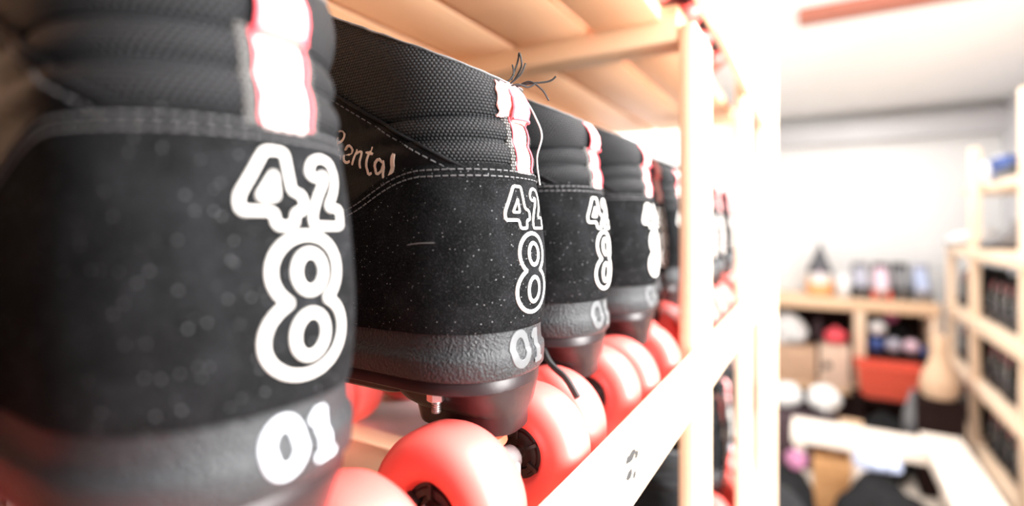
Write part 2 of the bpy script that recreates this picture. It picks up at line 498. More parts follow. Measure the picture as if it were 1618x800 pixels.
    # --- pull tab on the heel
    def tabgrid(s0, s1, z0, z1, off, n=10, m=24):
        rows = []; uvs = []
        for i in range(m+1):
            z = z0+(z1-z0)*i/m
            rows.append([S(s0+(s1-s0)*j/n, z, off-bulge(z, -8)*.55+(0 if 0 < j < n else -1.2)) for j in range(n+1)])
            uvs.append([(s0+(s1-s0)*j/n, z) for j in range(n+1)])
        return rows, uvs
    b = B(); r, u = tabgrid(-5.8, 7.6, 164, 188.5, 1.6); b.grid(r, False, 0, u)
    pt = b.build('pull_tab', 'tag_overlit', root, 60)
    for s0, s1 in ((-9.4, -5.6), (7.4, 10.6)):
        b = B(); r, u = tabgrid(s0, s1, 164, 188.5, 1.7, 6); b.grid(r, False, 0, u); b.build('edge_tape', 'tape', pt, 60)
    b = B()
    for s0 in (-5.7, 7.5):
        b.tube([S(s0, 165+i*23/30, 2.0-bulge(165+i*23/30, -8)*.5) for i in range(31)], .42, 6)
    b.build('edge_fringe', 'red_fabric', pt)  # red left at the rim of the painted-in overexposure
    # loop: comes off the tab, bows out and folds over the collar
    b = B(); LY = 1.3; prof = [(-6.2, 186), (-4.6, 188.5), (-3.8, 192), (-4.4, 196), (-6.5, 200), (-9.5, 203.2), (-13, 205), (-16.5, 204), (-18, 200)]
    def loopgrid(w, lift):
        rows = []
        for i, (x, z) in enumerate(prof):
            rows.append([(x+lift-abs(y/w)**2.2*3.0*(w/10), y+LY, z+lift*.4+.8*noise.noise(Vector((i*.6, y*.2, 5)))) for y in [w*(j/5-1) for j in range(11)]])
        return rows
    b.grid(loopgrid(6.6, 0)); lp = b.build('pull_loop', 'loop_pink', root, 60)
    sol = lp.modifiers.new('thick', 'SOLIDIFY'); sol.thickness = .0012
    b = B()
    for y in (-6.6, 6.6): b.tube([(x+.4-2.4, y+LY, z) for x, z in prof], .6, 6)
    b.tube([(-3.6-abs(y/6.6)**2.2*2.6, y+LY, 187.3) for y in [6.6*(j/6-1) for j in range(13)]], .6, 6)
    b.build('loop_edge', 'red_fabric', lp)
    # --- rubber sole with a lip
    b = B(); rows = []
    for fz, off in ((0, -1.5), (0, .6), (.06, 1.8), (.30, 2.2), (.38, 2.0), (.43, .9), (.55, .5), (.85, .3), (.97, .2), (1, -.6), (1, -6)):
        r, _ = ringpts(98, off, False)
        rows.append([(x, y, 78.5+fz*(26.5-9*min(1, -x/280))) for x, y, _ in r])
    b.grid(rows, True, cap0=True, cap1=True)
    so = b.build('sole', 'sole_rubber', root, 45)
    sole_number(so)
    # --- plate with truck blocks
    def rrect(x0, x1, y, z, r=6, n=5):
        pts = []
        for cx, cy, a0 in ((x1-r, y-r, 0), (x0+r, y-r, 90), (x0+r, -y+r, 180), (x1-r, -y+r, 270)):
            for i in range(n+1):
                a = R(a0+90*i/n); pts.append((cx+r*math.cos(a), cy+r*math.sin(a), z))
        return pts
    b = B(); rows = []
    for z, off in ((73, -3), (72.6, -1.4), (73.2, -.6), (78.4, -.4), (79.2, -1)):
        rows.append([(x if x > -262 else -262, y, z) for x, y, _ in ringpts(98, off, False)[0]])
    b.grid(rows, True, cap0=True, cap1=True)
    b.grid([rrect(-172, -52, 24, 73.5), rrect(-170, -54, 23, 67), rrect(-166, -58, 21, 65.5)], True, cap0=True, cap1=True)
    pl = b.build('plate', 'plum_plastic', root, 40)
    for c in (-30, -195):
        b = B()
        b.grid([rrect(c+dx0, c+dx1, y, z, r) for dx0, dx1, y, z, r in
                ((-48, 26.5, 25, 73.6, 16), (-38, 26, 24, 70, 16), (-32, 25.5, 21, 64, 15), (-28, 25, 15.6, 60, 13), (-26, 24.5, 15, 54, 12), (-25, 23.5, 14.4, 52.5, 11), (-21, 20, 12, 51.8, 9))], True, cap0=True, cap1=True)
        tb = b.build('truck_block', 'plum_plastic', root, 40)
        for sg in (-1, 1):
            b = B(); bx = c-2
            b.lathe([(0, 1.9), (8, 1.9)], (bx, sg*25.5, 63.2), n=12)
            for k in range(5): b.lathe([(k*.9, 1.8), (k*.9+.45, 2.2), (k*.9+.9, 1.8)], (bx, sg*25.5, 63.2), n=12, cap=False)
            b.lathe([(0, 3.2), (.6, 3.9), (4.4, 3.9), (5, 3.4)], (bx, sg*25.5, 67.8), n=6)
            b.build('bolt', 'metal', tb, 30)
    # --- trucks and wheels
    WR, WY = 31.2, 32.5
    for c in (-20, -185):
        b = B(); ys = [-16+i*2 for i in range(17)]
        b.tube([(c, y, WR) for y in ys], [6+4.5*math.exp(-(y/8)**2) for y in ys], 14)
        b.tube([(c, 0, WR), (c-5, 0, 40), (c-8, 0, 52.5)], [9, 8, 7], 12)
        b.box(c+3, c+13, -4, 4, 28, 37, 2)
        tr = b.build('truck', 'dull_metal', root, 40)
        b = B(); b.lathe([(0, 8), (1, 10), (4, 9), (7, 10.2), (9, 8)], (c-6, 0, 41), (.35, 0, 1), 24); b.build('cushion', 'cushion_red', tr)
        b = B(); b.lathe([(-46, 3.2), (46, 3.2)], (c, 0, WR), (0, 1, 0), 14); b.build('axle', 'metal', tr)
        for sg in (-1, 1):
            b = B()
            prof = [(-10, 12.5), (-12.4, 14), (-13.9, 15), (-15.1, 18), (-15.6, 21), (-15.2, 24), (-13.8, 27), (-11.2, 29.4), (-7.2, 30.9), (-3.5, WR)]
            prof = prof+[(-h, r) for h, r in prof[::-1]]
            b.lathe(prof, (c, sg*WY, WR), (0, 1, 0), 56, cap=False)
            w = b.build('wheel', 'wheel_red', root, 50)
            b = B(); b.lathe([(-9, 4), (-9, 7.5), (-11, 8), (-11, 10.5), (-10, 11), (-10, 14), (10, 14), (10, 11), (11, 10.5), (11, 8), (9, 7.5), (9, 4)], (c, sg*WY, WR), (0, 1, 0), 32)
            for k in range(6):
                b.box(-1, 1, -12.2, 12.2, 7, 13, .4, M=Matrix.Translation((c, sg*WY, WR)) @ Matrix.Rotation(k*PI/3, 4, 'Y'))
            b.build('hub', 'hub_black', w, 40)
            b = B(); b.lathe([(0, 5.2), (1, 5.8), (5, 5.8), (6, 4.8)], (c, sg*(WY+8.6), WR), (0, sg, 0), 6); b.build('axle_nut', 'metal', w, 30)
    b = B(); b.lathe([(0, 6), (10, 7), (12, 17), (22, 19), (27, 16), (28, 8)], (-246, 0, 72), (-.55, 0, -.78), 28)
    b.build('toe_stop', 'wheel_red', root)
    # --- tongue and laces
    b = B(); rows = []
    for i in range(14):
        t = i/13; z = 212+34*t; w = 25-4*t
        rows.append([(-112-4*t+abs(y/w)**2*9, y, z-abs(y/w)**3*6) for y in [w*(j/8-1) for j in range(17)]])
    b.grid(rows); tg = b.build('tongue', 'spacer_mesh', root, 60)
    m = tg.modifiers.new('thick', 'SOLIDIFY'); m.thickness = .005
    b = B()
    for v in (150, 155, 160, 166, 173, 181, 190, 198):
        for sg in (1, -1):
            lo, _ = ringpts(v, 2.2); lo2, _ = ringpts(min(204, v+5), 2.2)
            A0 = [p for p in lo if abs(p[1]) < 19 and p[0] < -90]
            A1 = [p for p in lo2 if abs(p[1]) < 19 and p[0] < -90]
            n = min(len(A0), len(A1)); path = []
            A0.sort(key=lambda p: p[1]); A1.sort(key=lambda p: p[1])
            for i in range(n):
                t = i/max(1, n-1); t = t if sg > 0 else 1-t
                a, c = Vector(A0[int(i*len(A0)/n)]), Vector(A1[int(i*len(A1)/n)])
                path.append(a.lerp(c, t)+Vector((-.8*sg, 0, .3)))
            if len(path) > 2: b.tube(path, 1.6, 6)
    b.build('laces', 'lace_black', root)
    return root

proto = make_skate()
SHELF = CAMZ-140.6
LBL = [
 'nearest black rental skate in front at the left, big blurred number on its heel',
 'sharply focused black rental skate with frayed pink pull tab and loose threads',
 'black rental skate directly behind the one with the frayed pull tab',
 'fourth black rental skate of the row, just before the first rack post',
 'black rental skate pushed back behind the first rack post',
 'black rental skate just past the first rack post, heel hidden by it',
 'black rental skate framed in the gap between the two front rack posts',
 'black rental skate just before the second front rack post',
 'black rental skate pushed back behind the second front rack post',
 'farthest black rental skate of the row, past the second post']
POS = [(-106.5, 80, 0), (-105.5, 197, 0), (-109, 294, 0), (-105, 391, 0), (-122, 488, 0), (-124, 585, 0), (-109, 682, 0), (-113, 779, 0), (-124, 876, 0), (-124, 973, 0)]
row = []
for i, (x, y, a) in enumerate(POS):
    o = proto if i == 0 else copy_tree(proto)
    o.location = (x*.001, y*.001, SHELF*.001); o.rotation_euler.z = R(a)
    tag(o, LBL[i], 'skate', 'rental skates in a row on the middle shelf'); row.append(o)
nb = copy_tree(proto); nb.location = (-.108, -.024, SHELF*.001)  # out-of-view skate, added to keep light off the nearest one
tag(nb, 'unseen black rental skate just outside the left edge, added to shade the nearest one', 'skate', 'rental skates in a row on the middle shelf')
for c in children(row[0]):
    if c.name.startswith('heel_counter'):
        for q in children(c):
            if q.name.startswith('size_number'): bpy.data.objects.remove(q)
        number(c, 1.0, 4.0, .6)
    if c.name.startswith('side_panel'):
        for q in children(c):
            if q.name.startswith('lettering'): bpy.data.objects.remove(q)
    if c.name.startswith('sole'):
        for q in children(c): bpy.data.objects.remove(q)
        sole_number(c, .88, 4.6, -.6, 'sole_paint_white')
# frayed threads and a hanging cord on the sharp skate, lace end on the third
def worldthread(name, mat, pts, r, root):
    b = B()
    for p in pts: b.tube([(q[0], q[1], q[2]) for q in p], r, 6)
    b.build(name, mat, root)
def curve(p, n=12):
    """smooth 3-D curve through p"""
    out = []
    for i in range(len(p)-1):
        a, b_, c, d = Vector(p[max(i-1, 0)]), Vector(p[i]), Vector(p[i+1]), Vector(p[min(i+2, len(p)-1)])
        for k in range(n):
            t = k/n; out.append(.5*((2*b_)+(c-a)*t+(2*a-5*b_+4*c-d)*t*t+(3*b_-a-3*c+d)*t**3))
    out.append(Vector(p[-1])); return out
worldthread('loose_thread', 'lace_black', [
    curve([(-13, -1, 204), (-10, 1, 208), (-11, 2, 213)]), curve([(-11, 1, 206), (-9, 3, 214), (-8, 3, 218), (-7, 3, 212), (-10, 2, 206)]),
    curve([(-13, 0, 203), (-7, 2, 208), (-5, 3, 213)]), curve([(-12, 2, 203), (-4, 4, 204), (4, 8, 205), (7, 9, 207)]),
    curve([(-12, 3, 202), (-4, 4, 205), (2, 5, 201), (5, 6, 196)]), curve([(-13, -4, 201), (-7, -1, 203), (-3, 2, 202), (0, 4, 204)])], .42, row[1])
bt = B(); rows = []
for i in range(15):
    z = 187.5+i*1.05; r_ = []
    for j in range(15):
        s_ = -12.5+j*.85+1.6*noise.noise(Vector((i*.35, 1, 4)))*(1 if j in (0, 14) else .3)
        q = S(s_, z+1.5*noise.noise(Vector((j*.5, i*.1, 8)))*(1 if i in (0, 14) else .2), 1.0+1.1*noise.noise(Vector((i*.4, j*.4, 2))))
        r_.append(q)
    rows.append(r_)
bt.grid(rows)
tl = bt.build('torn_patch', 'loop_pink', row[1], 60); tl['label'] = 'torn pink strip of the pull tab folded over the collar'
tm = tl.modifiers.new('thick', 'SOLIDIFY'); tm.thickness = .0008
for c in children(row[1]):
    if c.name.startswith('heel_counter'):
        b = B(); ribbon(b, [(-58, 134.2), (-52, 134.9), (-45, 135.0)], .55, False, lambda s_, z_, o_: S(s_, z_, 1.5+o_, False), lift=.15)
        tag(b.build('scuff_mark', 'stitch', c), 'thin pale scratch across the suede')
worldthread('hanging_cord', 'cord_white', [curve([(-8, 8, 199), (-4, 10, 191), (-1, 11, 182), (-4, 12, 172), (-3, 13, 160)])], .4, row[1])
worldthread('lace_end', 'lace_black', [curve([(-30, -24, 74), (-16, -40, 67), (-4, -46, 62), (4, -49, 54)])], 1.8, row[2])
# small-in-view skates: same parts merged into one mesh each
def merged(root, skip=()):
    me = bpy.data.meshes.new('roller_skate'); bm = bmesh.new(); mats = []
    def rec(o):
        for c in children(o):
            if c.type == 'MESH' and c.name.split('.')[0] not in skip:
                mat = c.data.materials[0]
                if mat not in mats: mats.append(mat)
                k = len(bm.faces); bm.from_mesh(c.data); bm.faces.ensure_lookup_table()
                for f in bm.faces[k:]: f.material_index = mats.index(mat)
            rec(c)
    rec(root); bm.to_mesh(me); bm.free()
    for m in mats: me.materials.append(m)
    return me
SK = merged(proto, ('stitching', 'lettering', 'bolt', 'loose_thread'))
SKB = SK.copy()
for i_, m_ in enumerate(SKB.materials):
    if m_.name == 'wheel_red': SKB.materials[i_] = MATS['hub_black']
def small_skate(x, y, z, deg, label, group, me=None):
    o = bpy.data.objects.new('roller_skate', me or SK); COL.objects.link(o)
    o.location = (x*.001, y*.001, z*.001); o.rotation_euler.z = R(deg)
    return tag(o, label, 'skate', group)

# ------------------------------------------------------------------ our rack
rack = tag(empty('wooden_rack', (-92, 0, 0)), 'pale pine shelving rack at left holding the row of rental skates', 'rack')
RX = -92
def rpart(name, mat, x0, x1, y0, y1, z0, z1, bev=1.5):
    b = B(); b.box(x0-RX, x1-RX, y0, y1, z0+CAMZ, z1+CAMZ, bev); return b.build(name, mat, rack, 40)
Y0, Y1 = -420, 1020
for y0, y1 in ((-400, -318), (475, 556), (844, 924)):
    rpart('front_post', 'pine_post', -106, -92, y0, y1, -1400, 182 if y0 == 475 else 640, 2)
    rpart('back_post', 'pine_post', -440, -412, y0, y0+30, -1400, 640, 2)
rpart('rail', 'pine_rail', -92, -82, Y0, Y1, -145, -106, 1.2)
rpart('rail', 'pine_rail', -92, -82, Y0, 1110, 197, 229, 1.2)
rpart('rail', 'pine_rail', -92, -82, Y0, Y1, -480, -440, 1.2)
rpart('shelf_board', 'plywood', -412, -107, Y0, 246, -156, -141)
rpart('shelf_board', 'board_lit_white', -412, -107, 265, Y1, -156, -141)  # bright patch of light beneath the skates, painted as a white board
for lv in (-470, -820):
    rpart('shelf_board', 'plywood', -412, -107, Y0, 1130, lv-15, lv)
for x0, x1 in ((-185, -122), (-267, -192), (-346, -274), (-412, -353)):
    rpart('slat', 'plywood', x0, x1, Y0, 474, 188, 201, 1)
    rpart('slat', 'plywood', x0, x1, 512, Y1, 188, 201, 1)
rpart('cross_beam', 'pine_cross', -412, -107, 475, 511, 168, 201, 2)
for lv in (-157, -486, -836):
    for y in (480, 850): rpart('cross_beam', 'pine_cross', -412, -107, y, y+34, lv-30, lv, 2)
rpart('back_panel', 'plywood_back', -453, -442, Y0, 1130, -1400, 640, 0)
b = B()
for y, z, w in ((258, -128, 5), (262, -120, 6), (266, -131, 3), (270, -122, 4), (255, -119, 3)):
    b.blob((-82-RX, y, z+CAMZ), .25, w, 1.3+w*.25, .4, 2, int(y), flat=-.9, sub=2)
b.build('smudge', 'lace_black', rack)
b = B(); b.box(-282, -246, 282, 310, 186.8+CAMZ, 187.8+CAMZ, .3)
tag(b.build('paper_label', 'white_cloth'), 'small white paper scrap stuck under the orange upper shelf', 'label')
b = B(); b.box(-102, -68, 1112, 1146, 0, 2249, 2)
tag(b.build('wooden_post', 'pine_post'), 'square pale post standing just past the far end of the skate rack', 'post')
# skates on the shelf above (toes outwards) and below
for i, y in enumerate((-60, 40, 140, 240, 340, 440, 560, 660, 760, 860)):
    small_skate(-400+(6 if i % 2 else 0), y, CAMZ+201.5, 180, 'skate on the upper shelf above the row, mostly hidden by the boards', 'skates on the upper shelf')
LOW = ((330, 'skate on the lower shelf, left of the first post foot'), (430, 'skate on the lower shelf, close against the first post'),
       (640, 'skate on the lower shelf just right of the first post, mostly hidden by it'), (745, 'lower-shelf skate half hidden behind the right edge of the first post'),
       (868, 'nearest lower-shelf skate in the gap between the two posts'), (968, 'middle lower-shelf skate in the gap between the two posts'),
       (1068, 'farthest lower-shelf skate in the gap, against the second post'))
for i, (y, lb) in enumerate(LOW):
    small_skate(-122-(i % 2)*5, y, CAMZ-469.5, 0, lb, 'skates on the lower shelf')

# ------------------------------------------------------------------ room shell
def struct(name, mat, *box, bev=0):
    b = B()
    for bx in box: b.box(*bx, bev)
    return tag(b.build(name, mat, None, 40), None, None, None, 'structure')
struct('floor', 'floor_grey', (-600, 1800, -1500, 4800, -60, 0))
struct('ceiling', 'ceiling_white', (-600, 1800, -1500, 4800, CAMZ+850, CAMZ+900))
struct('wall_left', 'wall_white', (-600, -500, -1500, 4800, 0, CAMZ+850))
struct('wall_far', 'wall_white', (-600, 1800, 4680, 4760, 0, CAMZ+850))
struct('wall_right', 'wall_grey', (1080, 1140, 1900, 4680, 0, CAMZ+850))
struct('trim_1', 'wall_grey', (-500, 1080, 4560, 4680, CAMZ+640, CAMZ+790))
b = B(); b.box(-60, 1000, 2300, 2390, CAMZ+806, CAMZ+849, 4)
tag(b.build('ceiling_beam', 'beam_wood'), 'reddish brown timber beam across the white ceiling', 'beam')

# ------------------------------------------------------------------ far counter with shelves, right-hand rack, bench
def unit(name, label, cat, org, parts):
    r = tag(empty(name, org), label, cat)
    for nm, mat, x0, x1, y0, y1, z0, z1 in parts:
        b = B(); b.box(x0-org[0], x1-org[0], y0-org[1], y1-org[1], z0, z1, 3); b.build(nm, mat, r, 40)
    return r
T = CAMZ-495; TT = T+1
unit('wall_shelf_unit', 'low open pine shelf unit along the far white wall', 'shelf', (200, 4440, 0), [
    ('worktop', 'pine_cross', -420, 690, 4270, 4640, T-80, T), ('base_shelf', 'pine_cross', -420, 690, 4285, 4640, 240, 280),
    ('divider', 'pine_post', -420, -360, 4275, 4630, 280, T-80), ('divider', 'pine_post', 225, 290, 4275, 4630, 280, T-80),
    ('divider', 'pine_post', 640, 690, 4285, 4630, 280, T-80), ('kick_board', 'dark_back', -420, 690, 4330, 4350, 0, 240),
    ('back_panel', 'dark_back', -420, 690, 4640, 4655, 0, T-80)])
def rs(z0, z1, xa=700): return ('shelf_board', 'pine_rail', xa, 1050, 2050, 4200 if z1 < 1500 else 4100, z0, z1)
unit('pine_rack', 'tall pine rack full of dark skates along the right wall', 'rack', (870, 3100, 0), [
    rs(CAMZ-535, CAMZ-475), rs(CAMZ-165, CAMZ-110), rs(CAMZ+190, CAMZ+230, 760), rs(CAMZ-850, CAMZ-800), rs(CAMZ-1180, CAMZ-1130),
    ('post', 'pine_post', 705, 745, 2800, 2850, 0, CAMZ+560), ('post', 'pine_post', 705, 745, 3590, 3650, 0, CAMZ+420),
    ('post', 'pine_post', 705, 745, 4150, 4205, 0, CAMZ-110), ('post', 'pine_post', 705, 745, 2050, 2100, 0, CAMZ+560),
    ('back_panel', 'dark_back', 1052, 1064, 2050, 4200, 0, CAMZ-110)])
BT = CAMZ-960
unit('bench', 'L-shaped wooden bench seat, bright light painted into its colour, in front of the far shelves', 'bench', (150, 2950, 0), [
    ('seat_plank', 'bench_wood_overlit', -105, 415, 2840, 3010, BT-70, BT), ('seat_plank', 'bench_wood_overlit', 415, 565, 2250, 3060, BT-65, BT+6),
    ('leg', 'bench_wood_overlit', 150, 200, 2900, 2950, 0, BT-70), ('leg', 'bench_wood_overlit', -95, -50, 2900, 2950, 0, BT-70),
    ('leg', 'bench_wood_overlit', 480, 530, 2950, 3000, 0, BT-65), ('leg', 'bench_wood_overlit', 480, 530, 2300, 2350, 0, BT-65)])

# ------------------------------------------------------------------ things on and in the far shelves
# gnome
g = tag(empty('garden_gnome', (18, 4400, TT)), 'gnome figure with grey pointed hat and white beard on the far worktop', 'gnome')
b = B(); b.lathe([(0, 40), (10, 78), (60, 88), (120, 80), (165, 58), (180, 30), (186, 0)], n=28); b.build('body', 'orange', g)
b = B(); b.blob((0, -38, 40), 62, 50, 85, .12, 2.5, 3, flat=-.95); b.build('beard', 'gnome_beard', g)
b = B(); b.lathe([(0, 82), (8, 84), (40, 72), (110, 44), (180, 18), (222, 6), (230, 0)], (0, 0, 165), (.02, .02, 1), n=28); b.build('hat', 'gnome_hat', g)
b = B(); b.blob((0, -86, 150), 17, 17, 17, 0, 1, 0, flat=-1, sub=3); b.build('nose', 'palepink', g)
def heap(name, mat, c, r, label, cat, seed, amp=.22, fr=1.7, group=None, **k):
    b = B(); b.blob((0, 0, 0), *r, amp, fr, seed, **k)
    return tag(b.build(name, mat, None, 0, c), label, cat, group)
heap('white_helmet', 'white_cloth', (166, 4370, TT), (50, 75, 100), 'pile of white cloth slumped on the far worktop beside the gnome', 'cloth', 1).name = 'cloth_pile'
def shoe(name, mats, c, deg, label, L=290, cat='shoe', hi=False, group=None):
    """low trainer / boot: rounded last with sole, opening and toe"""
    r = tag(empty(name, c, R(deg)), label, cat, group)
    b = B(); rows = []; H = 150 if hi else 95
    for z, fx, hx, w, off in ((24, 1, 0, 1, 0), (45, .99, 0, 1.02, 0), (62, .93, 0, .98, 0), (78, .78, .01, .9, 0), (H*.9, .55, .02, .8, 0), (H, .5, .03, .76, 0), (H+1, .47, .05, .66, 0), (60, .46, .06, .6, 0)):
        row = []
        for i in range(40):
            a = 2*PI*i/40; u = (1+math.cos(a))/2; x = L*(hx+(fx-hx)*(1-u))-L/2
            wid = (40+9*math.sin(PI*min(1, (x+L/2)/L*.9)))*w
            row.append((x, math.copysign(abs(math.sin(a))**.75, math.sin(a))*wid, z-(6 if x > L*.25 and z > 60 else 0)))
        rows.append(row)
    b.grid(rows, True, cap0=True, cap1=True); b.build('upper', mats[0], r, 60)
    b = B(); rows = []
    for z, k in ((0, .97), (2, 1.02), (20, 1.05), (27, 1.03), (28, .95)):
        rows.append([(-(L/2+2)*math.cos(2*PI*i/40)*k*.99, math.copysign(abs(math.sin(2*PI*i/40))**.7, math.sin(2*PI*i/40))*(46 if math.cos(2*PI*i/40) < 0 else 43)*k, z) for i in range(40)])
    b.grid(rows, True, cap0=True, cap1=True); b.build('sole', mats[1], r, 45)
    b = B()
    for k in range(4):
        x = -L/2+L*(.5+k*.07); b.tube([(x, -22, 80-k*5), (x+8, 0, 90-k*6), (x+16, 22, 80-k*5)], 3, 6)
    b.build('laces', mats[2], r)
    return r
shoe('trainer', ('dark', 'grey', 'pink'), (78, 4570, TT), 3, 'dark shoe with a pink touch leaning behind the white cloth pile', 260)
def bigskate(c, deg, mats, label, sc=1.15, group=None):
    """another style of skate standing alone: boot, collar, plate, wheels"""
    r = shoe('roller_skate', (mats[0], mats[1], mats[2]), (c[0], c[1], c[2]), deg, label, 250, 'skate', True, group)
    for ch in children(r):
        ch.location.z += .062
    b = B(); b.lathe([(0, 46), (30, 47), (75, 50), (80, 44), (60, 40)], (-62, 0, 165), n=24); b.build('collar', mats[3], r)
    for x in (-85, 75):
        for y in (-38, 38):
            b = B(); b.lathe([(-16, 12), (-17, 24), (-12, 30), (12, 30), (17, 24), (16, 12)], (x, y, 30), (0, 1, 0), 24); b.build('wheel', mats[4], r)
        b = B(); b.box(x-22, x+22, -18, 18, 24, 66, 4); b.build('truck', 'dull_metal', r)
    return r
bigskate((388, 4430, TT), -91, ('palepink', 'white_cloth', 'white_cloth', 'plum_card', 'red_plastic'), 'pale pink skate with bright red wheels on the far worktop')
bigskate((268, 4425, TT), -89, ('grey_lilac', 'dark', 'white_cloth', 'grey', 'dark'), 'grey skate behind the pale pink one on the far worktop')
bigskate((500, 4450, TT), -90, ('grey', 'dark', 'dark', 'dark', 'dark'), 'dark grey skate beside the pale pink one on the far worktop')
bigskate((612, 4440, TT), -90, ('lightblue', 'grey_lilac', 'white_cloth', 'grey_lilac', 'grey'), 'blue-grey skate at the right end of the far worktop')

def carton(name, mat, c, w, d, h, deg, label, flaps=True, hole=False):
    r = tag(empty(name, c, R(deg)), label, 'box'); t = 5
    b = B()
    b.box(-w/2, w/2, -d/2, d/2, 0, t, 1); b.box(-w/2, w/2, -d/2, -d/2+t, t, h, 1); b.box(-w/2, w/2, d/2-t, d/2, t, h, 1)
    b.box(-w/2, -w/2+t, -d/2+t, d/2-t, t, h, 1); b.box(w/2-t, w/2, -d/2+t, d/2-t, t, h, 1)
    b.build('body', mat, r, 40)
    if flaps:
        for sg in (-1, 1):
            b = B(); b.box(-w/2, w/2, 0, d*.35, -2, 2, 1, M=Matrix.Translation((0, sg*d/2, h)) @ Matrix.Rotation(R(-35), 4, 'X') @ (Matrix.Rotation(PI, 4, 'Z') if sg < 0 else Matrix.Identity(4)))
            b.build('flap', mat, r, 40)
    if hole:
        b = B(); b.lathe([(0, 26), (3, 26)], (-w*.25, -d/2-2.5, h*.5), (0, 1, 0), 20); b.build('hand_hole', 'dark', r)
    return r
BS = 281
carton('cardboard_box', 'card', (-150, 4370, BS), 300, 160, 260, 0, 'brown cardboard box at left in the far shelves, white heap on top', False)
heap('fluffy_heap', 'white_cloth', (-175, 4370, BS+262), (115, 75, 120), 'bulky white fluffy heap on the brown cardboard box', 'cloth', 4, .28)
carton('cardboard_box', 'card_pale', (110, 4370, BS), 180, 160, 290, 0, 'pale cardboard box with a dark hand hole next to the brown box', False, True)
heap('cloth_bundle', 'red_fabric', (115, 4370, BS+292), (70, 65, 65), 'crumpled red cloth bundle on top of the pale cardboard box', 'cloth', 6, .3)
heap('cloth_bundle', 'plum_card', (5, 4420, BS+292), (28, 50, 90), 'dark purple cloth bundle left of the red one', 'cloth', 9, .3)
heap('dark_bag', 'black_cloth', (-200, 4540, BS+300), (120, 70, 130), 'black bag at the back of the left compartment', 'bag', 11, .2)
# in front of the unit, on the floor: cloth over a plum crate
carton('storage_crate', 'plum_card', (-90, 3560, 0), 360, 240, 330, 4, 'dark plum crate standing on the floor before the far shelves', False)
heap('folded_cloth', 'white_cloth', (-160, 3560, 331), (88, 100, 72), 'white cloth heaped on the left half of the plum crate', 'cloth', 13, .16)
heap('folded_cloth', 'white_cloth', (40, 3570, 331), (88, 100, 78), 'greyish white cloth heaped at the right end of the plum crate', 'cloth', 15, .16)
tag(unit('wooden_stool', 'narrow pale wooden stool right of the plum crate', 'stool', (150, 3500, 0), [
    ('seat', 'pine_cross', 110, 225, 3440, 3560, 270, 300), ('leg', 'pine_post', 140, 180, 3450, 3490, 0, 270), ('leg', 'pine_post', 140, 180, 3510, 3550, 0, 270)]))
# right compartment: red bin with round things on top
rb = tag(empty('red_bin', (400, 4150, 300)), 'bright red plastic bin below the right compartment', 'bin')
b = B()
def rr(w, d, z, r=25, n=5):
    pts = []
    for cx, cy, a0 in ((w-r, d-r, 0), (-w+r, d-r, 90), (-w+r, -d+r, 180), (w-r, -d+r, 270)):
        for i in range(n+1):
            a = R(a0+90*i/n); pts.append((cx+r*math.cos(a), cy+r*math.sin(a), z))
    return pts
b.grid([rr(130, 85, 0), rr(150, 95, 20), rr(170, 105, 210), rr(162, 97, 210), rr(140, 80, 20)], True, cap0=True, cap1=True); b.build('tub', 'red_plastic', rb, 40)
b = B(); b.grid([rr(170, 105, 196), rr(182, 116, 198), rr(182, 116, 214), rr(168, 102, 214)], True); b.build('rim', 'red_plastic', rb, 40)
unit('low_table', 'dark low table carrying the red bin', 'table', (400, 4170, 0), [('top', 'dark_back', 200, 600, 4060, 4262, 275, 299), ('leg', 'dark_back', 220, 260, 4080, 4120, 0, 275), ('leg', 'dark_back', 540, 580, 4080, 4120, 0, 275), ('leg', 'dark_back', 220, 260, 4200, 4240, 0, 275), ('leg', 'dark_back', 540, 580, 4200, 4240, 0, 275)])
unit('dark_box', 'long dark box in the right compartment carrying the pompoms', 'box', (465, 4340, 0), [('body', 'dark_back', 300, 634, 4290, 4400, 281, 545), ('lid', 'dark_back', 297, 636, 4287, 4403, 530, 560)])
def ball(mat, x, y, z, r, label):
    b = B(); b.blob((0, 0, 0), r, r, r, .10, 5, int(x), flat=-.97, sub=4)
    return tag(b.build('pompom', mat, None, 0, (x, y, z)), label, 'pompom', 'round pompoms in the far shelves')
heap('dark_bag', 'black_cloth', (470, 4510, BS), (150, 75, 255), 'black bag bulging in the right compartment behind the pompoms', 'bag', 17, .12)
heap('navy_bundle', 'blue', (356, 4345, 561), (46, 40, 52), 'dark blue bundle under the white pompom', 'cloth', 20, .2)
ball('white_cloth', 362, 4345, 664, 50, 'white pompom at the left of the right compartment')
ball('pink', 450, 4500, 732, 42, 'hot pink pompom beside the white one')
ball('grey_lilac', 450, 4325, 561, 47, 'silvery grey pompom below the pink one')
ball('palepink', 546, 4345, 561, 45, 'pale pink pompom at the right of the compartment')
heap('blue_bundle', 'blue', (611, 4312, 561), (17, 18, 34), 'small bright blue bundle right of the pale pink pompom', 'cloth', 23, .12)
